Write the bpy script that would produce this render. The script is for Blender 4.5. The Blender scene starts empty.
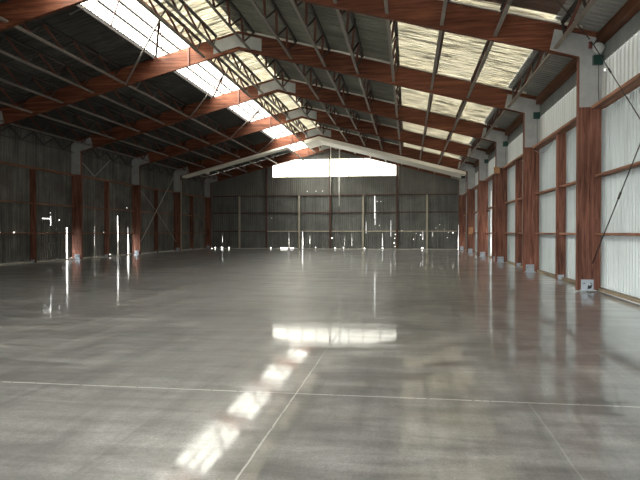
import bpy, math, random
from mathutils import Vector, Matrix
random.seed(7)
S = bpy.context.scene
COL = S.collection

# ------------------------------------------------------------------ numbers
XR, XL, XM = 4.59, -19.10, -7.255          # inner faces of columns, ridge line
BAY, D1 = 7.772, 17.24
def DN(n): return D1 + (n - 1) * BAY        # front face of frame n
SL = 0.2613                                 # roof slope
HK, HA = 6.383, 9.478                       # underside of rafter at knee / ridge
RT = 0.14                                   # frame thickness
CD = 0.62                                   # column depth
RD = 0.80                                   # rafter depth (vertical)
WR, WL = 5.34, -19.85                       # wall sheet planes
Y0, YB = -6.0, 56.50                        # front and back walls
def raf(x): return HA - SL * abs(x - XM)    # rafter underside
def roof(x): return raf(x) + 0.90           # roof sheet underside

# ------------------------------------------------------------------ materials
def nt(name):
    m = bpy.data.materials.new(name); m.use_nodes = True
    t = m.node_tree; b = t.nodes['Principled BSDF']
    return m, t, b
def ramp(t, fac, stops):
    r = t.nodes.new('ShaderNodeValToRGB'); e = r.color_ramp.elements
    e[0].position, e[0].color = stops[0][0], (*stops[0][1], 1)
    e[1].position, e[1].color = stops[-1][0], (*stops[-1][1], 1)
    for p, c in stops[1:-1]:
        k = e.new(p); k.color = (*c, 1)
    t.links.new(fac, r.inputs[0]); return r.outputs[0]
def coords(t, scale, rot=(0, 0, 0)):
    tc = t.nodes.new('ShaderNodeTexCoord'); mp = t.nodes.new('ShaderNodeMapping')
    mp.inputs['Scale'].default_value = scale; mp.inputs['Rotation'].default_value = rot
    t.links.new(tc.outputs['Object'], mp.inputs[0]); return mp.outputs[0]
def noise(t, vec, scale, detail=4, rough=.55, dist=0):
    n = t.nodes.new('ShaderNodeTexNoise'); n.inputs['Scale'].default_value = scale
    n.inputs['Detail'].default_value = detail; n.inputs['Roughness'].default_value = rough
    n.inputs['Distortion'].default_value = dist
    t.links.new(vec, n.inputs['Vector']); return n.outputs['Fac']
def mixc(t, a, b, f, mode='MIX'):
    m = t.nodes.new('ShaderNodeMix'); m.data_type = 'RGBA'; m.blend_type = mode
    for s, v in ((m.inputs[0], f), (m.inputs[6], a), (m.inputs[7], b)):
        if isinstance(v, (int, float)): s.default_value = v
        elif isinstance(v, tuple): s.default_value = (*v, 1)
        else: t.links.new(v, s)
    return m.outputs[2]
def math_(t, op, a, b=None, c=None):
    m = t.nodes.new('ShaderNodeMath'); m.operation = op
    for i, v in enumerate((a, b, c)):
        if v is None: continue
        if isinstance(v, (int, float)): m.inputs[i].default_value = v
        else: t.links.new(v, m.inputs[i])
    return m.outputs[0]
def bump(t, b, h, strength, dist=.01):
    n = t.nodes.new('ShaderNodeBump'); n.inputs['Strength'].default_value = strength
    n.inputs['Distance'].default_value = dist
    t.links.new(h, n.inputs['Height']); t.links.new(n.outputs[0], b.inputs['Normal'])

def timber(name, grain, rot=(0, 0, 0), c0=(.05, .015, .007), c1=(.145, .046, .023), c2=(.30, .115, .062), rough=.65):
    m, t, b = nt(name)
    v = coords(t, grain, rot)
    f = noise(t, v, 1.0, 6, .62, .6)
    c = ramp(t, f, [(.28, c0), (.5, c1), (.74, c2)])
    g = noise(t, coords(t, (.35, .35, .35)), 1.0, 3)
    g2 = ramp(t, g, [(.3, (.6, .6, .6)), (.7, (1.15, 1.15, 1.15))])
    c = mixc(t, c, g2, 1.0, 'MULTIPLY')
    t.links.new(c, b.inputs['Base Color']); b.inputs['Roughness'].default_value = rough
    bump(t, b, f, .25); b.inputs['Specular IOR Level'].default_value = .25
    return m
M = {}
M['rafter_r'] = timber('red_brown_rafter_timber_right', (.55, 6, 9), (0, -.255, 0))
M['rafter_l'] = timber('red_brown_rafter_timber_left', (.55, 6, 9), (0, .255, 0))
M['column'] = timber('red_brown_column_timber', (13, 13, .8), c0=(.045, .012, .007), c1=(.19, .078, .052), c2=(.33, .16, .115))
M['girt'] = timber('brown_girt_timber', (7, .6, 9), c0=(.12, .05, .03), c1=(.28, .13, .08), c2=(.45, .24, .16))
M['eave'] = timber('dark_brown_eave_timber', (7, .6, 9), c0=(.05, .02, .012), c1=(.12, .045, .022), c2=(.2, .08, .04))
M['plate_timber'] = timber('pale_bottom_plate_timber', (7, .6, 9), c0=(.14, .11, .075), c1=(.25, .2, .14), c2=(.38, .32, .24))
M['block'] = timber('light_orange_timber', (9, 9, 2), c0=(.3, .14, .06), c1=(.45, .23, .11), c2=(.6, .35, .2))

def painted(name, col, rough=.6, var=.18, metal=0, scale=1.2, stretch=(1, 1, 1), bumpk=.05):
    m, t, b = nt(name)
    v = coords(t, stretch)
    f = noise(t, v, scale, 6, .6)
    lo = tuple(max(0, c * (1 - var)) for c in col); hi = tuple(min(1, c * (1 + var)) for c in col)
    t.links.new(ramp(t, f, [(.3, lo), (.7, hi)]), b.inputs['Base Color'])
    b.inputs['Roughness'].default_value = rough; b.inputs['Metallic'].default_value = metal
    f2 = noise(t, v, scale * 9, 3); bump(t, b, f2, bumpk, .004)
    return m
M['gusset'] = painted('pale_grey_gusset_plate', (.35, .365, .37), .55, .14, 0, 2.5)
M['chord'] = painted('weathered_grey_steel_chord', (.21, .185, .16), .5, .2, 0, 2)
M['web_red'] = painted('red_oxide_web_bar', (.115, .038, .024), .6, .25, 0, 3)
M['web_dark'] = painted('dark_steel_web_rod', (.045, .04, .036), .5, .25, 0, 3)
M['post_light'] = painted('weathered_buff_timber_post', (.42, .38, .30), .7, .2, 0, 3, (1, 1, .3))
M['post_dark'] = painted('dark_brown_post', (.075, .035, .024), .65, .3, 0, 3, (1, 1, .3))
M['white_lining'] = painted('white_painted_lining', (.83, .80, .72), .5, .05, 0, 1)
M['white_pipe'] = painted('white_plastic_pipe', (.8, .8, .76), .35, .04)
M['green'] = painted('dark_green_enamel', (.008, .045, .038), .4, .2)
M['lamp_white'] = painted('off_white_enamel', (.5, .52, .52), .35, .05)
M['black'] = painted('black_enamel', (.012, .012, .012), .4, .2)
M['shoe'] = painted('galvanised_shoe_plate', (.33, .38, .44), .45, .12, 0, 6)
M['rod'] = painted('dark_brace_rod', (.035, .028, .026), .5, .2)
M['rod_rust'] = painted('pink_primed_brace_rod', (.30, .17, .15), .5, .2)
M['rod_light'] = painted('pale_galvanised_brace_rod', (.5, .5, .47), .4, .15)
M['red_primer'] = painted('red_primer_bracket', (.12, .025, .018), .5, .2)
M['kerb'] = painted('pale_concrete_kerb', (.42, .41, .37), .7, .2, 0, 4)
M['ground'] = painted('pale_gravel_ground', (.40, .385, .35), .9, .25, 0, 3)
M['strip'] = painted('pale_light_slit_strip', (.78, .76, .68), .5, .1)

def sheet(name, col, rough=.42, var=.12, dirt=.25, spec=.5, stretch=(3, 3, .25), streak=(1, 1, 1), metal=0.0):
    """galvanised / coated sheet with run-off streaks along its ribs"""
    m, t, b = nt(name)
    v = coords(t, stretch); f = noise(t, v, 1.6, 5, .6)
    lo = tuple(c * (1 - var) for c in col); hi = tuple(min(1, c * (1 + var)) for c in col)
    c = ramp(t, f, [(.3, lo), (.7, hi)])
    g = noise(t, coords(t, (.5, .5, .5)), 1.3, 5, .65)
    gm = ramp(t, g, [(.38, (1 - dirt,) * 3), (.62, (1, 1, 1))])
    c = mixc(t, c, gm, 1.0, 'MULTIPLY')
    t.links.new(c, b.inputs['Base Color']); b.inputs['Roughness'].default_value = rough
    b.inputs['Metallic'].default_value = metal
    b.inputs['Specular IOR Level'].default_value = spec
    return m
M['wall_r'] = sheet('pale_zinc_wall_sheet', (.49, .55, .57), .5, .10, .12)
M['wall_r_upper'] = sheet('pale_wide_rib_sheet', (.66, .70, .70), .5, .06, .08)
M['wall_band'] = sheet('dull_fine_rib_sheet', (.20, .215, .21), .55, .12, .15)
M['wall_l'] = sheet('weathered_shade_darkened_wall_sheet', (.17, .17, .155), .6, .55, .45, .4, (9, 9, .15))  # weathered, and darkened further in the colour for the dim left side
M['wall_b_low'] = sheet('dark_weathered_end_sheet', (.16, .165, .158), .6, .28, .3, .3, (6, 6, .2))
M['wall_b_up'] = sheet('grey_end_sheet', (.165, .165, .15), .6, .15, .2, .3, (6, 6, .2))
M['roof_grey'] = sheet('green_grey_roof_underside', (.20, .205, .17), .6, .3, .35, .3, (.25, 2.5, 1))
M['roof_left'] = sheet('shade_darkened_roof_underside', (.06, .06, .054), .75, .3, .3, .3, (.25, 2.5, 1))  # shade of the unlit left slope is put into this darker colour
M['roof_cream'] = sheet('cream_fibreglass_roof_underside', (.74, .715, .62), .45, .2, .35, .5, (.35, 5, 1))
def see_through(m, amount):
    '''old fibreglass sheet: some daylight soaks through from the outside'''
    t = m.node_tree; out = t.nodes['Material Output']; b = t.nodes['Principled BSDF']
    tl = t.nodes.new('ShaderNodeBsdfTranslucent'); ad = t.nodes.new('ShaderNodeMixShader')
    v = coords(t, (.5, 3.5, 1)); f = noise(t, v, 1.3, 6, .65, .5)
    c = ramp(t, f, [(.38, (.16, .145, .11)), (.5, (.78, .75, .64)), (.66, (1, .97, .87))])
    t.links.new(c, tl.inputs[0]); ad.inputs[0].default_value = amount
    t.links.new(b.outputs[0], ad.inputs[1]); t.links.new(tl.outputs[0], ad.inputs[2]); t.links.new(ad.outputs[0], out.inputs[0])
see_through(M['roof_cream'], .27)
M['roof_eave'] = sheet('mid_grey_roof_underside', (.30, .31, .29), .5, .2, .25, .5, (.35, 4, 1))
M['roof_brown'] = sheet('stained_brown_roof_underside', (.16, .105, .08), .6, .3, .3, .4, (.35, 4, 1))

def glass_mat(name, tint, k):
    m = bpy.data.materials.new(name); m.use_nodes = True; t = m.node_tree; t.nodes.clear()
    o = t.nodes.new('ShaderNodeOutputMaterial'); tr = t.nodes.new('ShaderNodeBsdfTransparent')
    tr.inputs[0].default_value = (*tint, 1)
    tl = t.nodes.new('ShaderNodeBsdfTranslucent'); tl.inputs[0].default_value = (.9, .9, .86, 1)
    mx = t.nodes.new('ShaderNodeMixShader')
    f = noise(t, coords(t, (2, .6, 2)), 2, 3)
    t.links.new(math_(t, 'MULTIPLY_ADD', f, .1, k), mx.inputs[0])
    t.links.new(tr.outputs[0], mx.inputs[1]); t.links.new(tl.outputs[0], mx.inputs[2])
    t.links.new(mx.outputs[0], o.inputs[0]); return m
M['skylight'] = glass_mat('clear_fibreglass_rooflight', (.93, .93, .89), .03)

def floor_mat():
    m, t, b = nt('polished_grey_concrete')
    big = noise(t, coords(t, (.16, .4, 1)), 1.0, 6, .6, .4)       # bands left by the power float, running across the hall
    mid = noise(t, coords(t, (.5, 2.2, 1)), 1.0, 5, .6, .8)
    fine = noise(t, coords(t, (1, 1, 1)), 55, 3, .7)
    spk = noise(t, coords(t, (1, 1, 1)), 16, 4, .7)
    c = ramp(t, big, [(.3, (.170, .169, .167)), (.5, (.228, .227, .224)), (.7, (.288, .285, .278))])
    c = mixc(t, c, ramp(t, mid, [(.36, (.62, .62, .62)), (.6, (1.12, 1.12, 1.12))]), .9, 'MULTIPLY')
    c = mixc(t, c, ramp(t, fine, [(.35, (.72, .72, .72)), (.65, (1.22, 1.22, 1.22))]), .8, 'MULTIPLY')
    c = mixc(t, c, ramp(t, spk, [(.4, (.86, .86, .86)), (.6, (1.08, 1.08, 1.08))]), .8, 'MULTIPLY')
    pas = noise(t, coords(t, (2.6, .22, 1)), 1.0, 4, .6, .5)      # grinder passes running down the hall
    swp = noise(t, coords(t, (.9, 5.0, 1)), 1.0, 6, .7, .6)
    c = mixc(t, c, ramp(t, pas, [(.38, (.74, .74, .74)), (.6, (1.14, 1.14, 1.14))]), .85, 'MULTIPLY')
    c = mixc(t, c, ramp(t, swp, [(.38, (.74, .74, .74)), (.6, (1.14, 1.14, 1.14))]), .85, 'MULTIPLY')
    tc = t.nodes.new('ShaderNodeTexCoord'); sp = t.nodes.new('ShaderNodeSeparateXYZ')
    t.links.new(tc.outputs['Object'], sp.inputs[0]); X, Y = sp.outputs[0], sp.outputs[1]
    wob = math_(t, 'MULTIPLY', math_(t, 'SUBTRACT', noise(t, coords(t, (1, 1, 1)), 3, 3), .5), .02)
    def line(ax, at, w, gate=None):
        d = math_(t, 'ABSOLUTE', math_(t, 'SUBTRACT', math_(t, 'ADD', ax, wob), at))
        k = math_(t, 'LESS_THAN', d, w)
        return k if gate is None else math_(t, 'MULTIPLY', k, gate)
    brk = math_(t, 'GREATER_THAN', noise(t, coords(t, (1, 1, 1)), 24, 3), .40)
    k1 = math_(t, 'MULTIPLY', math_(t, 'MULTIPLY', line(Y, 5.80, .011), brk), .75)
    k2 = math_(t, 'MULTIPLY', math_(t, 'MULTIPLY', line(X, -1.10, .008), brk), math_(t, 'SUBTRACT', .95, math_(t, 'MULTIPLY', Y, .065)))
    k2 = math_(t, 'MAXIMUM', k2, 0.0)
    k3 = line(X, 1.12, .008, math_(t, 'LESS_THAN', Y, 5.8))
    k4 = line(Y, 13.57, .012)
    ks = math_(t, 'MAXIMUM', k1, math_(t, 'MULTIPLY', k2, .8))
    ks = math_(t, 'MAXIMUM', ks, math_(t, 'MULTIPLY', math_(t, 'MAXIMUM', k3, k4), .2))
    c = mixc(t, c, (.55, .55, .53), ks)
    t.links.new(c, b.inputs['Base Color'])
    r = ramp(t, mid, [(.35, (.035, .035, .035)), (.65, (.10, .10, .10))])
    r2 = mixc(t, r, (.6, .6, .6), ks)
    t.links.new(r2, b.inputs['Roughness'])
    b.inputs['IOR'].default_value = 1.5
    und = noise(t, coords(t, (.5, .5, 1)), 3.0, 3, .5)
    h = math_(t, 'ADD', math_(t, 'MULTIPLY', und, .6), math_(t, 'MULTIPLY', fine, .05))
    bump(t, b, h, .022, .010)
    b.inputs['Specular IOR Level'].default_value = .28
    t.links.new(ramp(t, mid, [(.4, (1, 1, 1)), (.6, (.6, .6, .6))]), b.inputs['Coat Weight']); b.inputs['Coat Roughness'].default_value = .33; b.inputs['Coat IOR'].default_value = 1.5
    return m
M['floor'] = floor_mat()

# ------------------------------------------------------------------ mesh helpers
class MB:
    def __init__(s): s.v = []; s.f = []
    def box(s, x0, x1, y0, y1, z0, z1):
        b = len(s.v)
        s.v += [(x0, y0, z0), (x1, y0, z0), (x1, y1, z0), (x0, y1, z0), (x0, y0, z1), (x1, y0, z1), (x1, y1, z1), (x0, y1, z1)]
        s.f += [tuple(b + i for i in q) for q in ((0, 3, 2, 1), (4, 5, 6, 7), (0, 1, 5, 4), (1, 2, 6, 5), (2, 3, 7, 6), (3, 0, 4, 7))]
        return s
    def prism(s, pts, y0, y1):
        """polygon in the XZ plane pushed from y0 to y1"""
        b = len(s.v); n = len(pts)
        s.v += [(x, y0, z) for x, z in pts] + [(x, y1, z) for x, z in pts]
        s.f.append(tuple(b + i for i in range(n))); s.f.append(tuple(b + n + i for i in reversed(range(n))))
        for i in range(n):
            j = (i + 1) % n; s.f.append((b + i, b + n + i, b + n + j, b + j))
        return s
    def bar(s, p, q, w, h, up=(0, 0, 1)):
        """rectangular bar w wide, h high, from p to q"""
        p, q = Vector(p), Vector(q); d = (q - p).normalized(); u = Vector(up)
        if abs(d.dot(u)) > .98: u = Vector((1, 0, 0))
        r = d.cross(u).normalized(); u = r.cross(d).normalized(); b = len(s.v)
        for e in (p, q):
            for a, c in ((-1, -1), (1, -1), (1, 1), (-1, 1)):
                s.v.append(tuple(e + r * (a * w / 2) + u * (c * h / 2)))
        s.f += [tuple(b + i for i in k) for k in ((0, 1, 2, 3), (7, 6, 5, 4), (0, 4, 5, 1), (1, 5, 6, 2), (2, 6, 7, 3), (3, 7, 4, 0))]
        return s
    def tube(s, pts, r, n=8):
        pts = [Vector(p) for p in pts]; b = len(s.v)
        for i, p in enumerate(pts):
            d = (pts[min(i + 1, len(pts) - 1)] - pts[max(i - 1, 0)]).normalized()
            u = Vector((0, 0, 1)) if abs(d.z) < .95 else Vector((1, 0, 0))
            a = d.cross(u).normalized(); c = a.cross(d).normalized()
            for k in range(n):
                t = 2 * math.pi * k / n
                s.v.append(tuple(p + a * (r * math.cos(t)) + c * (r * math.sin(t))))
        for i in range(len(pts) - 1):
            for k in range(n):
                j = (k + 1) % n
                s.f.append((b + i * n + k, b + i * n + j, b + (i + 1) * n + j, b + (i + 1) * n + k))
        s.f.append(tuple(b + k for k in reversed(range(n))))
        e = b + (len(pts) - 1) * n; s.f.append(tuple(e + k for k in range(n)))
        return s
    def lathe(s, prof, c, n=20, axis='z'):
        b = len(s.v); cx, cy, cz = c
        for r, h in prof:
            for k in range(n):
                t = 2 * math.pi * k / n; a, e = r * math.cos(t), r * math.sin(t)
                s.v.append((cx + a, cy + e, cz + h) if axis == 'z' else ((cx + a, cy + h, cz + e) if axis == 'y' else (cx + h, cy + a, cz + e)))
        for i in range(len(prof) - 1):
            for k in range(n):
                j = (k + 1) % n; s.f.append((b + i * n + k, b + i * n + j, b + (i + 1) * n + j, b + (i + 1) * n + k))
        s.f.append(tuple(b + k for k in reversed(range(n)))); e = b + (len(prof) - 1) * n
        s.f.append(tuple(e + k for k in range(n)))
        return s
    def build(s, name, mat, parent=None, bevel=0, smooth=False, loc=None):
        me = bpy.data.meshes.new(name); me.from_pydata(s.v, [], s.f); me.update()
        import bmesh
        bm = bmesh.new(); bm.from_mesh(me); bmesh.ops.recalc_face_normals(bm, faces=bm.faces)
        if bevel: bmesh.ops.bevel(bm, geom=bm.edges[:], offset=bevel, segments=1, affect='EDGES', clamp_overlap=True)
        bm.to_mesh(me); bm.free()
        if smooth:
            for p in me.polygons: p.use_smooth = True
        me.materials.append(mat)
        o = bpy.data.objects.new(name, me); COL.objects.link(o)
        if parent: o.parent = parent
        if loc: o.location = loc
        return o
def empty(name, loc):
    o = bpy.data.objects.new(name, None); COL.objects.link(o); o.location = loc; o.empty_display_size = .2; return o
def tag(o, label, cat, group=None):
    o['label'] = label; o['category'] = cat
    if group: o['group'] = group
    return o
def struct(o): o['kind'] = 'structure'; return o
def copy_tree(o, parent=None):
    c = o.copy(); COL.objects.link(c)
    if parent: c.parent = parent
    for ch in [k for k in o.children]: copy_tree(ch, c)
    return c

def profile(s0, s1, pitch, depth, kind):
    """breakpoints (s, offset) of a ribbed sheet"""
    out = []; n = int(math.ceil((s1 - s0) / pitch))
    for i in range(n + 1):
        b = s0 + i * pitch
        if kind == 'wave': seg = [(0, 0), (.25, depth * .5), (.5, depth), (.75, depth * .5)]
        else: seg = [(0, 0), (.58, 0), (.68, depth), (.88, depth), (.98, 0)]
        for u, d in seg:
            if b + u * pitch < s1: out.append((b + u * pitch, d))
    out.append((s1, out[-1][1])); return out
def offs(pr, s):
    import bisect
    i = bisect.bisect_right([p[0] for p in pr], s) - 1
    i = max(0, min(i, len(pr) - 2)); a, b = pr[i], pr[i + 1]
    return a[1] + (b[1] - a[1]) * (s - a[0]) / max(1e-9, b[0] - a[0])
def ribbed(s0, s1, zlo, zhi, pitch, depth, kind, holes, place):
    """ribbed sheet from s0..s1; zlo/zhi functions; holes (sa, sb, za, zb); place(s, off, z) -> xyz"""
    pr = profile(s0, s1, pitch, depth, kind)
    br = sorted(set([round(p[0], 4) for p in pr] + [round(min(max(h[i], s0), s1), 4) for h in holes for i in (0, 1)]))
    mb = MB(); keys = [p[0] for p in pr]
    import bisect
    def of(s):
        i = max(0, min(bisect.bisect_right(keys, s) - 1, len(pr) - 2)); a, b = pr[i], pr[i + 1]
        return a[1] + (b[1] - a[1]) * (s - a[0]) / max(1e-9, b[0] - a[0])
    for a, b in zip(br, br[1:]):
        if b - a < 1e-4: continue
        m = (a + b) / 2
        cuts = sorted((h[2], h[3]) for h in holes if h[0] <= m <= h[1])
        oa, ob = of(a), of(b)
        za0, zb0 = zlo(a), zlo(b); za1, zb1 = zhi(a), zhi(b)
        spans = []; cur = (za0, zb0)
        for lo, hi in cuts:
            if lo > min(cur) + .005: spans.append((cur, (lo, lo)))
            cur = (max(cur[0], hi), max(cur[1], hi))
        if cur[0] < za1 - .005: spans.append((cur, (za1, zb1)))
        for (p, q), (r, t) in spans:
            k = len(mb.v); mb.v += [place(a, oa, p), place(b, ob, q), place(b, ob, t), place(a, oa, r)]
            mb.f.append((k, k + 1, k + 2, k + 3))
    return mb
def build_raw(mb, name, mat):
    me = bpy.data.meshes.new(name); me.from_pydata(mb.v, [], mb.f); me.update(); me.materials.append(mat)
    o = bpy.data.objects.new(name, me); COL.objects.link(o)
    md = o.modifiers.new('thickness', 'SOLIDIFY'); md.thickness = .003; md.offset = 0
    return o

# ------------------------------------------------------------------ setting
# the slab falls away very slightly beyond the joint and comes back up: a few millimetres per metre
def fall():
    ys, z, y = [(Y0 - .3, 0.0)], 0.0, 7.0
    ys.append((7.0, 0.0))
    while y < 24.0:
        m = y + .1
        if m < 10.2: sl = -.0084 * ((m - 7.0) / 3.2) ** 2 * (3 - 2 * (m - 7.0) / 3.2)
        elif m < 12.5: sl = -.0084
        elif m < 14.5: sl = -.0084 * (14.5 - m) / 2
        elif m < 17: sl = .0048 * (m - 14.5) / 2.5
        elif m < 20.5: sl = .0048
        else: sl = .0048 * (24 - m) / 3.5
        z += sl * .2; y += .2; ys.append((y, z))
    k = ys[-1][1]; n0 = 2
    ys = [(a, b - k * max(0, min(1, (a - 14.5) / 9.5))) for a, b in ys]
    ys.append((YB + .15, 0.0)); return ys
fl = MB(); fy = fall(); xa, xb = WL - .15, WR + .15
fl.v += [(x_, y_, z_) for y_, z_ in fy for x_ in (xa, xb)]
nf = len(fy)
fl.f += [(2 * i, 2 * i + 1, 2 * i + 3, 2 * i + 2) for i in range(nf - 1)]
fl.box(xa, xb, fy[0][0], fy[-1][0], -.15, -.04); fl.f = [f for f in fl.f]
flo = struct(fl.build('floor', M['floor']))
for p_ in flo.data.polygons: p_.use_smooth = len(p_.vertices) == 4 and max(p_.vertices) < 2 * nf
struct(MB().box(-140, 120, -120, 180, -.40, -.16).build('ground', M['ground']))

def ord_(i): return ['', 'first', 'second', 'third', 'fourth', 'fifth', 'sixth', 'seventh', 'eighth'][i]

# wall sheets.  slits are real openings between sheets; outdoors shows through
def slit(s, w, z0, z1, n=5, taper=.7):
    out = []
    for i in range(n):
        a = z0 + (z1 - z0) * i / n; b = z0 + (z1 - z0) * (i + 1) / n
        k = w * (1 - taper * abs((i + .5) / n - .35))
        out.append((s - k / 2, s + k / 2, a, b))
    return out
left_holes = []
for s, w, z0, z1 in ((32.5, .16, .06, 1.9), (35.6, .10, .05, 3.35), (37.42, .26, 1.9, 3.9), (37.42, .07, .9, 1.9), (38.72, .14, 1.0, 2.75),
                     (38.75, .03, .1, 1.0), (40.25, .18, .05, 1.45), (40.25, .04, 1.4, 2.0)):
    left_holes += slit(s, w * .7, z0, z1)
for s, z, r in ((26.7, 1.6, .035), (27.75, 1.6, .05), (26.5, 2.2, .025), (40.1, 3.35, .05), (36.8, 1.62, .05), (30.9, 2.7, .02), (31.75, 2.32, .03),
                (26.6, .08, .05), (33.0, .1, .03), (37.6, .12, .1), (37.0, .06, .08)):
    left_holes.append((s - r * .7, s + r * .7, z - .018, z + .018))
left_holes.append((30.9, 30.94, 2.0, 2.5)); left_holes.append((30.15, 30.9, 2.36, 2.385))
lo0 = lambda s: 0.02
def wall_left():
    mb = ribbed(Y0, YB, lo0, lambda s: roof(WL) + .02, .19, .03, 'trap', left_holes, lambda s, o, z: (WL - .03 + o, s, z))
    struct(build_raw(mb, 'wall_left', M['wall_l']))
wall_left()
right_holes = []
for s, w, z0, z1 in ((40.05, .45, .05, 4.3), (47.8, .35, .1, 3.2), (55.6, .4, .05, 1.9)):
    right_holes += slit(s, w, z0, z1, 6, .4)
right_holes.append((17.38, 17.43, 6.03, 6.10)); right_holes.append((25.16, 25.22, 5.62, 5.68))
right_holes.append((17.5, 17.54, 1.62, 1.70))
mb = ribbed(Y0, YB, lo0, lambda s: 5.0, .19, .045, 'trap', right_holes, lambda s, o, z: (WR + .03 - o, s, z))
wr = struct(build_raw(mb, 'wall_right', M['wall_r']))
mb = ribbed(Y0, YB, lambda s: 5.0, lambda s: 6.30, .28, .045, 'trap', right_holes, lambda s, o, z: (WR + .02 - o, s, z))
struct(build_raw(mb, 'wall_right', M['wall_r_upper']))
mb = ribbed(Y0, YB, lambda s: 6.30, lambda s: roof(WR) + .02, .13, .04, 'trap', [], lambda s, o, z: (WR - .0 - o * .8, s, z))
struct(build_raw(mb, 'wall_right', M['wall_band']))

# back (end) wall, with the high strip window cut out
WX0, WX1, WZ0, WZ1 = -13.0, -1.0, 6.93, 8.60
def wz_top(x):
    return min(WZ1, WZ1 - .0 if XM - 3.1 < x < XM + 3.1 else roof(x) - .58)
back_holes = []
for s, w, z0, z1 in ((-18.05, .04, .6, 1.3), (-11.4, .03, .1, 1.75), (-10.06, .20, .05, 1.72), (-9.35, .06, .5, 1.3), (-3.13, .22, 2.9, 5.05), (-3.1, .1, 2.3, 3.0),
                     (-3.95, .09, 1.5, 2.6), (-5.3, .03, .3, 1.55), (-2.4, .06, .3, 1.5), (-1.62, .08, 1.2, 2.7), (1.35, .08, .9, 1.75), (2.25, .06, 1.2, 1.7),
                     (-6.0, .02, .3, 1.2), (4.62, .22, .03, 2.3)):
    back_holes += slit(s, w * .42, z0, z1, 5, .8)
for s, z, r in ((-9.6, 5.55, .05), (-8.75, 5.55, .05), (-8.1, 5.55, .05), (-13.1, 3.0, .04), (-7.2, 1.05, .12), (-2.9, 4.5, .05), (-2.55, 4.5, .05), (-2.85, 3.5, .08),
                (-1.2, 1.4, .09), (-1.25, 1.05, .07), (-1.3, .6, .09), (-1.22, .25, .05), (1.15, 1.35, .12), (.5, .95, .05), (.75, 1.5, .04), (2.55, 2.0, .05), (2.9, 2.3, .05),
                (3.3, 1.9, .04), (4.1, 1.55, .14), (3.7, 1.6, .05), (-6.9, .1, .1), (-4.1, .08, .1), (-2.4, .1, .12), (-18.8, .1, .12), (-18.1, .1, .2), (-17.4, .1, .1),
                (-13.2, .1, .1), (-6.1, .12, .08), (1.3, .12, .18), (-2.7, 2.25, .05), (3.6, 1.1, .06), (-8.8, .15, .08), (1.7, 1.55, .04), (-5.6, 1.7, .04), (-.6, 1.72, .1)):
    back_holes.append((s - r * .5, s + r * .5, z - min(r, .10) * .5, z + min(r, .10) * .5))
back_holes.append((-12.25, -11.5, .03, .13)); back_holes.append((-11.3, -10.9, .03, .1))
place_b = lambda s, o, z: (s, YB + .03 - o, z)
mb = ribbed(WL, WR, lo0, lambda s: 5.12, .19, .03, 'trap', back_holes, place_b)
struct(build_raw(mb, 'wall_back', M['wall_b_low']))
win_cuts = []
x = WX0
while x < WX1 - 1e-6:
    x2 = min(x + .25, WX1); win_cuts.append((x, x2, WZ0, min(WZ1, roof((x + x2) / 2 if abs(x - XM) > 2 else XM + 2) - .55))); x = x2
mb = ribbed(WL, WR, lambda s: 5.12, lambda s: roof(s) + .02, .19, .03, 'trap', [h for h in back_holes if h[2] > 5.1] + win_cuts, place_b)
struct(build_raw(mb, 'wall_back', M['wall_b_up']))
# window sheeting of the end wall
pts = [(WX0, WZ0)] + [(WX1, WZ0), (WX1, win_cuts[-1][3])] + [(c[0], c[3]) for c in reversed(win_cuts)]
w = struct(MB().prism(pts, YB + .035, YB + .041).build('window_9', M['skylight']))
for xx in (-11.5, -10.1, -8.7, -5.6, -4.2, -2.6):
    MB().box(xx - .03, xx + .03, YB - .02, YB + .03, WZ0, min(WZ1, roof(xx) - .55)).build('glazing_bar', M['rod_rust'], w)
MB().box(WX0 - .05, WX1 + .05, YB - .06, YB + .0, WZ0 - .08, WZ0).build('window_sill', M['post_light'], w)

# unseen front wall behind the viewer; doorway opening added to let daylight in
FD = (-10.0, 1.5, 4.6)
mbf = ribbed(WL, WR, lo0, lambda s: roof(s) + .02, .19, .03, 'trap', [(FD[0], FD[1], 0, FD[2])], lambda s, o, z: (s, Y0 - .03 + o, z))
struct(build_raw(mbf, 'wall_front', M['wall_b_up']))

# roof sheets: ribs run down the slope
def roof_sheet(x0, x1, y0, y1, mat, name='ceiling'):
    pr = profile(y0, y1, .25, .03, 'trap'); m_ = MB()
    for (a, oa), (b, ob) in zip(pr, pr[1:]):
        k = len(m_.v)
        m_.v += [(x0, a, roof(x0) + oa), (x1, a, roof(x1) + oa), (x1, b, roof(x1) + ob), (x0, b, roof(x0) + ob)]
        m_.f.append((k, k + 1, k + 2, k + 3))
    return struct(build_raw(m_, name, mat))
SX0, SX1 = -11.05, -9.42
roof_sheet(XM, -.60, Y0, YB, M['roof_grey'])
roof_sheet(-.60, 3.95, Y0, D1 - .35, M['roof_brown'])
roof_sheet(-.60, 3.95, D1 - .35, YB, M['roof_cream'])
roof_sheet(3.95, WR + .12, Y0, YB, M['roof_eave'])
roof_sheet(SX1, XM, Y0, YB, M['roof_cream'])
roof_sheet(WL - .12, SX0, Y0, YB, M['roof_left'])
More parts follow.
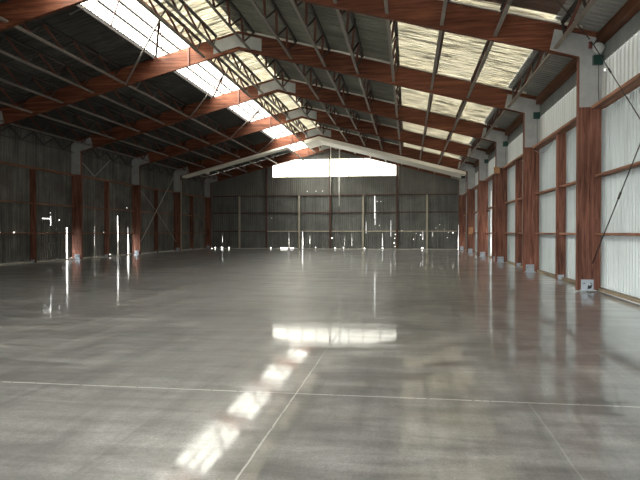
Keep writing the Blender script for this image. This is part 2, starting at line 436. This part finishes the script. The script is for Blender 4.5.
# rooflight, one run of clear sheet per bay
k = 0
for n in range(-1, 7):
    k += 1
    y0 = DN(n - 1) + .02; y1 = min(DN(n), YB) - .0
    if n == -1: y0 = Y0
    mbp = MB()
    mbp.prism([(SX0, roof(SX0) + .03), (SX1, roof(SX1) + .03), (SX1, roof(SX1) + .036), (SX0, roof(SX0) + .036)], y0, y1)
    w = struct(mbp.build('window_%d' % k, M['skylight']))
    for fx in (.33, .66):
        xx = SX0 + (SX1 - SX0) * fx
        MB().bar((xx, y0, roof(xx) - .0), (xx, y1, roof(xx) - .02), .08, .06).build('glazing_bar', M['web_dark'], w)
    MB().bar((SX0 - .06, y0, roof(SX0) - .06), (SX0 - .06, y1 - .03, roof(SX0) - .06), .07, .14).build('trimmer', M['web_dark'], w)
    MB().bar((SX1 + .14, y0, roof(SX1) - .12), (SX1 + .14, y1 - .03, roof(SX1) - .12), .10, .14).build('trimmer', M['rod_rust'], w)

# ------------------------------------------------------------------ timber portal frames
def frame(n):
    y0, y1 = DN(n), DN(n) + RT
    r = empty('portal_frame', (XM, y0, 0)); L = (-XM, -y0, 0)
    def P(mb, name, mat, **k):
        return mb.build(name, mat, r, loc=(-XM, -y0, 0), **k)
    # columns, mitred under the rafters
    for sgn in (1, -1):
        fx = lambda x: XM + sgn * (x - XM)
        xi, xo = XR, XR + CD
        P(MB().box(min(fx(xi), fx(xo)), max(fx(xi), fx(xo)), y0, y1, 0, HK - .10), 'column', M['column'], bevel=.006)
        # rafter: underside from knee to ridge, end cut plumb at the column's outer face
        top = lambda x: raf(x) + RD
        pts = [(fx(xi), HK), (fx(xi), HK - .10), (fx(xo), HK - .10), (fx(xo), top(xo)), (XM, HA + RD), (XM, HA)]
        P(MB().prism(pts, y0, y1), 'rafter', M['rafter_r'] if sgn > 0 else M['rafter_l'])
        # knee plate on the near face, its edges set in from the timber edge
        e = .045
        kp = [(fx(xi + e), 5.02), (fx(xo), 5.02), (fx(xo), top(xo) - .16), (fx(xi - .62), top(xi - .62) - .16), (fx(xi - .74), raf(xi - .74) + .05), (fx(xi + e), HK + .02)]
        P(MB().prism(kp, y0 - .022, y0 - .001), 'knee_plate', M['gusset'])
        # steel shoe at the foot
        sx = fx(xi + .27)
        sh = P(MB().box(sx - .16, sx + .16, y0 - .03, y0 - .001, .0, .30).box(sx - .20, sx + .20, y0 - .14, y0 - .001, 0, .02), 'base_shoe', M['shoe'])
        bo = MB()
        for dx in (-.09, .09): bo.lathe([(.018, 0), (.018, -.02), (.008, -.026)], (sx + dx, y0 - .03, .2), 8, 'y')
        bo.build('bolt', M['web_dark'], sh)
        if n == 1 and sgn > 0:
            MB().prism([(sx + .0, .04), (sx + .1, .06), (sx + .13, .18), (sx + .06, .13), (sx + .02, .16)], y0 - .035, y0 - .031).build('stain', M['black'], sh)
        # pale strip standing in for the slit of light between rafter and roof
        xs = [XR - .05, XM + .5]
        pk = MB()
        for a, b in ((XM + .4, XR + .1),):
            pk.prism([(fx(a), raf(a) + RD + .02), (fx(b), raf(b) + RD + .02), (fx(b), raf(b) + RD + .085), (fx(a), raf(a) + RD + .085)], y0 - .05, y1 - .03)
        if sgn > 0: P(pk, 'light_slit_strip', M['strip'])
    gp = [(-8.37, raf(-8.37) + .14), (XM, HA + .14), (-6.23, raf(-6.23) + .14), (-6.23, raf(-6.23) + RD - .12), (XM, HA + RD - .12), (-8.37, raf(-8.37) + RD - .12)]
    P(MB().prism(gp, y0 - .022, y0 - .001), 'ridge_plate', M['gusset'])
    xs = -9.50
    P(MB().box(xs - .035, xs + .035, y0 - .06, y0 - .002, raf(xs) - .05, raf(xs) + RD), 'hanger_strap', M['web_red'])
    nm = {0: 'timber portal frame standing just in front of the nearest fully visible one',
          1: 'nearest brown timber portal frame with grey knee plates, beside the dark brace rods',
          2: 'second brown timber portal frame, grey ridge plate at upper left of the picture',
          3: 'third brown timber portal frame, pale timber block fixed to its right column',
          4: 'fourth brown timber portal frame, just in front of the frame with white lining',
          5: 'fifth brown timber portal frame, the one lined underneath with white sheeting',
          6: 'last timber portal frame, standing against the end wall with the strip window'}[n]
    tag(r, nm, 'frame', 'timber portal frames of the shed')
    return r
for n in range(0, 7): frame(n)

# ------------------------------------------------------------------ lattice purlins
PL = BAY - RT - .12
PD = .80
def purlin_proto(sgn):
    """origin on the top chord at the near end; hangs square to the roof slope"""
    r = empty('lattice_purlin', (0, 0, 0))
    a = math.atan(SL)
    dn = Vector((-sgn * math.sin(a), 0, -math.cos(a)))      # square to the slope, downwards
    upv = -dn
    top = lambda y: Vector((0, y, 0)); bot = lambda y: dn * (PD - .07) + Vector((0, y, 0))
    MB().bar(top(0), top(PL), .12, .06, upv).build('top_chord', M['web_dark'], r)
    MB().bar(bot(.0), bot(PL), .10, .055, upv).build('bottom_chord', M['chord'], r)
    p = PL / 4
    dm = MB().bar(top(0) + dn * .03, bot(p / 2) - dn * .025, .075, .05, upv).build('web_bar', M['web_red'], r)
    um = MB().bar(bot(p / 2) - dn * .025, top(p) + dn * .03, .05, .05, upv).build('web_rod', M['web_dark'], r)
    for i in range(1, 4):
        for q in (dm, um):
            c = q.copy(); COL.objects.link(c); c.parent = r; c.location = (0, i * p, 0)
    return r
protos = {1: purlin_proto(1), -1: purlin_proto(-1)}
used = {1: False, -1: False}
bots = {1: [-6.75, -4.92, -3.48, -2.09, -.61, .92, 2.37, 3.98], -1: [-8.04, -8.74, -12.46, -13.89, -15.41, -16.91, -18.35]}
pos_r = ['nearest', 'second', 'third', 'fourth', 'fifth', 'sixth', 'seventh', 'eighth']
for sgn in (1, -1):
    for i, xb in enumerate(bots[sgn]):
        xt = xb + sgn * .19
        for n in range(0, 6):
            if used[sgn]: o = copy_tree(protos[sgn])
            else: o = protos[sgn]; used[sgn] = True
            o.location = (xt, DN(n) + RT + .03, roof(xt) - .045)
            where = 'before the nearest frame' if n == 0 else 'between %s and %s frames' % (ord_(n), ord_(n + 1))
            tag(o, 'steel lattice purlin, %s below the ridge on %s slope, %s' % (ord_(i + 1), 'right' if sgn > 0 else 'left', where), 'purlin', 'lattice purlins under the roof')

# eave lattice girders on the left wall, timber eave beams on the right wall
def eave_girder():
    r = empty('eave_girder', (0, 0, 0)); p = PL / 4
    MB().bar((0, 0, 0), (0, PL, 0), .07, .06).build('top_chord', M['web_dark'], r)
    MB().bar((0, 0, -.60), (0, PL, -.60), .06, .05).build('bottom_chord', M['web_dark'], r)
    a = MB().bar((0, 0, -.03), (0, p / 2, -.575), .07, .06).build('web_bar', M['web_dark'], r)
    b = MB().bar((0, p / 2, -.575), (0, p, -.03), .07, .06).build('web_bar', M['web_dark'], r)
    for i in range(1, 4):
        for q in (a, b):
            c = q.copy(); COL.objects.link(c); c.parent = r; c.location = (0, i * p, 0)
    return r
g0 = eave_girder()
for n in range(1, 6):
    o = g0 if n == 1 else copy_tree(g0)
    o.location = (-19.60, DN(n) + RT + .04, 6.93)
    tag(o, 'black zigzag lattice girder along the left eave, between %s and %s frames' % (ord_(n), ord_(n + 1)), 'girder', 'eave girders on the left wall')
def where_bay(n): return 'before the nearest frame' if n == 0 else 'between %s and %s frames' % (ord_(n), ord_(n + 1))
for n in range(0, 6):
    y0, y1 = DN(n) + RT + .01, DN(n + 1) - .01
    o = MB().box(5.06, 5.285, y0, y1, 6.72, 7.0).build('eave_beam', M['eave'], bevel=.006)
    tag(o, 'dark brown timber eave beam along the right wall, %s' % where_bay(n), 'beam', 'eave beams on the right wall')

# ------------------------------------------------------------------ wall posts and girts
def post(sgn, n):
    ym = DN(n) + BAY / 2 + .07
    x0, x1 = (4.96, 5.27) if sgn > 0 else (-19.78, -19.47)
    r = empty('wall_post', ((x0 + x1) / 2, ym, 0)); c = (-(x0 + x1) / 2, -ym, 0)
    MB().box(x0, x1, ym - .05, ym + .05, .0, 4.93).build('post_shaft', M['column'], r, bevel=.005, loc=c)
    MB().box((x0 + x1) / 2 - .1, (x0 + x1) / 2 + .1, ym - .075, ym - .052, 0, .16).build('base_shoe', M['shoe'], r, loc=c)
    tag(r, 'brown timber wall post halfway along the %s wall bay %s' % ('right' if sgn > 0 else 'left', where_bay(n)), 'post', 'intermediate posts of the side walls')
for sgn in (1, -1):
    for n in range(1 if sgn > 0 else 1, 6): post(sgn, n)
ym0 = DN(0) + BAY / 2
def girt(sgn, y0, y1, z, h, d, label, mat):
    xo = 5.275 if sgn > 0 else -19.785
    a, b = sorted((xo, xo - sgn * d))
    o = MB().box(a, b, y0, y1, z - h / 2, z + h / 2).build('wall_girt', M[mat], bevel=.006)
    tag(o, label, 'girt', 'horizontal wall girts')
for sgn in (1, -1):
    side = 'right' if sgn > 0 else 'left'
    for n in range(0, 6):
        a, b = DN(n) + RT + .01, DN(n + 1) - .01; ym = DN(n) + BAY / 2 + .07
        girt(sgn, a, b, 5.0, .09, .34 if sgn > 0 else .28, 'top timber girt on %s wall, %s' % (side, where_bay(n)), 'girt')
        for z, nm in ((3.14, 'middle'), (1.55, 'lowest')):
            if n == 0:
                girt(sgn, a, b, z, .065, .22, '%s timber girt on %s wall, %s' % (nm, side, where_bay(n)), 'girt')
            else:
                girt(sgn, a, ym - .06, z, .065, .22, '%s timber girt on %s wall, near half, %s' % (nm, side, where_bay(n)), 'girt')
                girt(sgn, ym + .06, b, z, .065, .22, '%s timber girt on %s wall, far half, %s' % (nm, side, where_bay(n)), 'girt')
# bottom plates / kerbs
struct(MB().box(5.13, 5.29, Y0 + .1, YB - .1, 0.0, .075).build('baseboard_right', M['plate_timber']))
struct(MB().box(-19.79, -19.62, Y0 + .1, YB - .1, 0.0, .07).build('baseboard_left', M['kerb']))
struct(MB().box(-19.0, 4.5, YB - .14, YB - .02, 0.0, .06).build('baseboard_back', M['kerb']))

# ------------------------------------------------------------------ end wall posts and rails
names = {-16.3: 'first', -13.6: 'second', -10.37: 'third', -7.37: 'fourth', -4.22: 'fifth', -1.04: 'sixth', 1.73: 'seventh'}
for i, (x, nm) in enumerate(names.items()):
    tall = i % 2 == 1
    y = YB - .16
    top = min(roof(x) - .12, 20) if tall else 5.08
    wd = .17 if tall else .15
    o = MB().box(x - wd / 2, x + wd / 2, y, y + .12, .065, top).build('end_wall_post', M['post_dark'] if tall else M['post_light'], bevel=.005)
    tag(o, '%s post from the left on the end wall, %s' % (nm, 'tall dark brown, reaching the roof' if tall else 'short buff timber'), 'post', 'posts of the end wall')
xs = [XL - .0] + list(names.keys()) + [XR + .0]
for zi, (z, nm) in enumerate(((5.12, 'top'), (3.48, 'middle'), (1.70, 'lowest'))):
    for i, (a, b) in enumerate(zip(xs, xs[1:])):
        light = z < 2 and i >= 2
        o = MB().box(a + .10, b - .10, YB - .10, YB - .01, z - .05, z + .05).build('end_wall_rail', M['white_lining'] if (light and False) else (M['post_light'] if light else M['post_dark']))
        ww = ['left corner and first post', 'first and second posts', 'second and third posts', 'third and fourth posts', 'fourth and fifth posts', 'fifth and sixth posts', 'sixth and seventh posts', 'seventh post and right corner'][i]
        tag(o, '%s %s rail on the end wall, between %s' % (nm, 'buff' if light else 'dark', ww), 'rail', 'rails of the end wall')

# ------------------------------------------------------------------ white lining under the fifth frame
def lining(x0, x1, h, dep, label):
    y0, y1 = DN(5) - .02, DN(5) + dep
    r = empty('white_ceiling_lining', ((x0 + x1) / 2, y0, raf((x0 + x1) / 2))); c = tuple(-v for v in r.location)
    m1 = MB(); m2 = MB()
    xs = [x0, x1] if not (x0 < XM < x1) else [x0, XM, x1]
    for a, b in zip(xs, xs[1:]):
        m1.prism([(a, raf(a) - h), (b, raf(b) - h), (b, raf(b) - .015), (a, raf(a) - .015)], y0, y0 + .05)
        m2.prism([(a, raf(a) - h), (b, raf(b) - h), (b, raf(b) - h + .03), (a, raf(a) - h + .03)], y0 + .051, y1)
    m1.build('front_fascia', M['white_lining'], r, loc=c); m2.build('soffit_sheet', M['white_lining'], r, loc=c)
    tag(r, label, 'lining')
lining(-18.95, -9.9, .17, 1.0, 'long white lining strip below the left rafter of the fifth frame')
lining(-8.45, 4.50, .30, 2.9, 'broad white lining below the right rafter of the fifth frame, glowing by the window')
o = MB().box(XL + .0, XL + .09, DN(5) - .06, DN(5) - .003, .02, 6.02).build('corner_batten', M['post_light'])
tag(o, 'pale upright batten on the inner edge of the fifth left column', 'batten')
o = MB().bar((-9.9, DN(5) + .3, raf(-9.9) - .18), (-8.9, DN(5) + 3.0, raf(-9.9) - 1.0), .1, .07).build('stay_strut', M['white_lining'])
tag(o, 'short white strut sloping down from the end of the left lining strip', 'strut')

# ------------------------------------------------------------------ hanging pipes and brace rods
o = MB().tube([(-6.38, YB - 1.0, roof(-6.38) - .05), (-6.38, YB - 1.0, 6.5), (-6.39, YB - 1.0, 4.05)], .055, 10).build('hanging_pipe', M['white_pipe'], smooth=True)
tag(o, 'long thin white pipe hanging from the roof before the end wall', 'pipe')
o = MB().tube([(-7.25, YB - .6, roof(-7.25) - .1), (-7.25, YB - .6, 5.15)], .04, 8).build('hanging_pipe', M['white_pipe'], smooth=True)
tag(o, 'short pale pipe in front of the tall middle post of the end wall', 'pipe')

def rod(name, pts, r, mat, label, cat='brace rod', turn=None):
    if turn is None:
        o = MB().tube(pts, r, 7).build(name, M[mat], smooth=True); tag(o, label, cat); return
    e = empty(name, pts[0]); c = tuple(-v for v in pts[0])
    MB().tube(pts, r, 7).build('rod', M[mat], e, smooth=True, loc=c)
    p, q = Vector(pts[0]), Vector(pts[-1]); d = (q - p).normalized(); m_ = p + (q - p) * turn
    MB().tube([m_ - d * .11, m_ - d * .09, m_ + d * .09, m_ + d * .11], r * 1.9, 8).build('turnbuckle', M[mat], e, loc=c)
    tag(e, label, cat)
rod('brace_rod', [(4.93, 17.19, 6.78), (4.93, 9.75, .9)], .013, 'rod', 'dark brace rod sloping down right from the nearest right knee plate', turn=.2)
rod('brace_rod', [(4.98, 17.19, .75), (4.98, 9.75, 6.9)], .014, 'rod', 'dark brace rod rising from low on the nearest right column', turn=.28)
rod('brace_rod', [(4.85, 17.1, 6.83), (2.0, 13.2, 7.9), (.95, 9.8, 8.0)], .014, 'rod', 'thin dark roof brace rod running up left from the nearest right knee')
rod('brace_rod', [(-19.3, 40.75, .65), (-19.3, 47.9, 6.7)], .03, 'rod_light', 'pale brace rod rising from fourth left column to fifth left column')
rod('brace_rod', [(-19.36, 40.75, 4.9), (-19.36, 44.1, 3.2), (-19.36, 47.9, .8)], .016, 'rod_light', 'faint brace rod falling from fourth left column to fifth left column')
rod('brace_rod', [(-19.3, 33.0, 5.9), (-19.3, 34.6, 5.1)], .018, 'rod_light', 'pale rod falling from the third left column, near half of a V')
rod('brace_rod', [(-19.3, 34.7, 5.1), (-19.3, 36.6, 6.3)], .018, 'rod_light', 'pale rod rising to the eave girder, far half of a V')
# struts hanging under the rooflight purlins
for n in (1, 2, 3, 4):
    y = DN(n) + BAY / 2; zt = raf(-9.12) + .52
    r = empty('rooflight_strut', (-9.16, y, zt)); c = tuple(-v for v in r.location)
    ye = DN(n + 1) - .08
    MB().bar((-9.16, y, zt), (-10.97, ye, raf(-10.97) + .78), .085, .085).build('round_post', M['post_dark'], r, loc=c)
    MB().bar((-9.16, y + .03, zt), (-10.66, ye, raf(-10.66) + .80), .04, .04).build('thin_tie', M['rod_rust'], r, loc=c)
    MB().bar((-9.30, y - 2.6, roof(-9.3) - .22), (-11.0, y - .15, roof(-11.0) - .10), .045, .045).build('thin_tie', M['red_primer'], r, loc=c)
    MB().bar((-9.30, y - 2.65, roof(-9.3) - .22), (-11.6, y - 1.9, roof(-11.6) - .10), .045, .045).build('thin_tie', M['chord'], r, loc=c)
    MB().bar((-9.16, y, zt - .03), (-12.40, ye, raf(-12.46) + .02), .06, .05).build('long_tie', M['chord'], r, loc=c)
    tag(r, 'fan of thin struts crossing below the rooflight %s' % where_bay(n), 'strut', 'struts below the rooflight')
rod('brace_bracket', [(4.90, 17.205, 6.60), (4.90, 17.19, 6.78)], .05, 'red_primer', 'red steel bracket on the nearest right knee plate', 'bracket')

# ------------------------------------------------------------------ fittings on the right hand knees
def place_lamp(n):
    y = DN(n); x = 5.08
    if n == 1:
        r = empty('wall_lamp', (x, y - .025, 6.52)); c = tuple(-v for v in r.location)
        MB().lathe([(.05, 0), (.12, -.03), (.15, -.10), (.14, -.17), (.09, -.20), (.02, -.21)], (x, y - .026, 6.58), 20, 'y').build('housing', M['lamp_white'], r, smooth=True, loc=c)
        MB().tube([(x - .1, y - .06, 6.70), (x - .06, y - .16, 6.78), (x + .02, y - .2, 6.80), (x + .06, y - .14, 6.72)], .014, 7).build('conduit', M['black'], r, smooth=True, loc=c)
        tag(r, 'round off-white lamp on the nearest right knee plate, above a green box', 'lamp')
    r = empty('junction_box', (x, y - .03, 6.05)); c = tuple(-v for v in r.location)
    MB().box(x - .13, x + .13, y - .13, y - .026, 6.14, 6.40).build('box_body', M['green'], r, bevel=.01, loc=c)
    MB().box(x - .11, x + .11, y - .14, y - .131, 6.16, 6.38).build('box_cover', M['green'], r, bevel=.003, loc=c)
    MB().tube([(x + .02, y - .1, 6.135), (x + .02, y - .08, 5.5), (x + .05, y - .05, 5.06)], .008, 6).build('cable', M['black'], r, loc=c)
    tag(r, 'dark green junction box on the right knee of the %s frame' % ('nearest' if n == 1 else ord_(n)), 'box', 'green boxes on the right knees')
for n in (1, 2, 3, 4): place_lamp(n)
def flood(x, y, z, mat, label):
    r = empty('floodlight', (x, y, z)); c = (-x, -y, -z)
    MB().box(x - .15, x + .15, y - .12, y + .02, z - .34, z - .12).build('housing', M[mat], r, bevel=.02, loc=c)
    MB().tube([(x - .17, y - .04, z - .2), (x - .17, y - .04, z - .04), (x, y - .04, z), (x + .17, y - .04, z - .04), (x + .17, y - .04, z - .2)], .02, 6).build('bracket', M[mat], r, loc=c)
    tag(r, label, 'floodlight')
flood(-16.7, DN(5) - .05, raf(-16.7) - .18, 'white_lining', 'small white floodlight hanging from the left white lining strip')
flood(4.28, DN(5) - .05, raf(4.28) - .28, 'black', 'small black floodlight below the right end of the white lining')
o = MB().box(4.50, 4.80, DN(3) - .10, DN(3) - .004, 4.72, 5.06).build('timber_block', M['block'], bevel=.006)
tag(o, 'pale orange timber block fixed high on the third right column', 'block')
o = MB().box(4.72, 5.05, DN(5) - .03, DN(5) - .004, 1.45, 2.0).build('notice_board', M['block'], bevel=.004)
tag(o, 'small orange board on the fifth right column', 'board')
o = MB().tube([(5.0, DN(1) + .3, 4.6), (4.98, DN(1) + .9, 4.3)], .01, 6)
lp = [(5.0, DN(2) - 3.5 + 3.3 * t, 4.86 - .28 * math.sin(math.pi * t)) for t in [i / 12 for i in range(13)]]
o = MB().tube(lp, .012, 6).build('slack_cable', M['chord'], smooth=True)
tag(o, 'slack grey cable drooping under the top right girt before second frame', 'cable')

# ------------------------------------------------------------------ light
W = bpy.data.worlds.new('overcast_bright_sky'); S.world = W; W.use_nodes = True
t = W.node_tree; bg = t.nodes['Background']
tc = t.nodes.new('ShaderNodeTexCoord'); sp = t.nodes.new('ShaderNodeSeparateXYZ'); t.links.new(tc.outputs['Generated'], sp.inputs[0])
# hazy sky, brighter on the sun's side (to the left) than opposite
sun = Vector((-.85, -.30, .43)).normalized()
dp = t.nodes.new('ShaderNodeVectorMath'); dp.operation = 'DOT_PRODUCT'; t.links.new(tc.outputs['Generated'], dp.inputs[0]); dp.inputs[1].default_value = sun
ex = t.nodes.new('ShaderNodeMath'); ex.operation = 'MULTIPLY'; ex.inputs[1].default_value = 2.6; t.links.new(dp.outputs['Value'], ex.inputs[0])
ee = t.nodes.new('ShaderNodeMath'); ee.operation = 'EXPONENT'; t.links.new(ex.outputs[0], ee.inputs[0])
mul = t.nodes.new('ShaderNodeMath'); mul.operation = 'MULTIPLY'; mul.inputs[1].default_value = 4.0
t.links.new(ee.outputs[0], mul.inputs[0]); t.links.new(mul.outputs[0], bg.inputs['Strength'])
bg.inputs['Color'].default_value = (1.0, .985, .945, 1)
def portal(name, loc, rot, sx, sy):
    l = bpy.data.lights.new(name, 'AREA'); l.shape = 'RECTANGLE'; l.size = sx; l.size_y = sy; l.cycles.is_portal = True
    o = bpy.data.objects.new(name, l); COL.objects.link(o); o.location = loc; o.rotation_euler = rot
a = math.atan(SL)
xm = (SX0 + SX1) / 2
portal('rooflight_daylight', (xm, (Y0 + YB) / 2, roof(xm) + .12), (0, -a, 0), (SX1 - SX0) / math.cos(a) + .1, YB - Y0)
portal('end_window_daylight', ((WX0 + WX1) / 2, YB + .1, (WZ0 + WZ1) / 2), (-math.pi / 2, 0, 0), WX1 - WX0, WZ1 - WZ0)
portal('added_doorway_daylight', ((FD[0] + FD[1]) / 2, Y0 - .1, FD[2] / 2), (math.pi / 2, 0, 0), FD[1] - FD[0], FD[2])

# ------------------------------------------------------------------ camera and view
cd = bpy.data.cameras.new('camera'); cam = bpy.data.objects.new('camera', cd); COL.objects.link(cam)
cam.location = (0, 0, 1.6); cam.rotation_euler = (math.pi / 2 - .01288, 0.0005, .14696)
cd.sensor_width = 36; cd.lens = 595.9 / 640 * 36; cd.clip_end = 500
S.camera = cam
v = S.view_settings; v.view_transform = 'Standard'; v.look = 'None'; v.gamma = 1; v.use_curve_mapping = False; v.exposure = .2
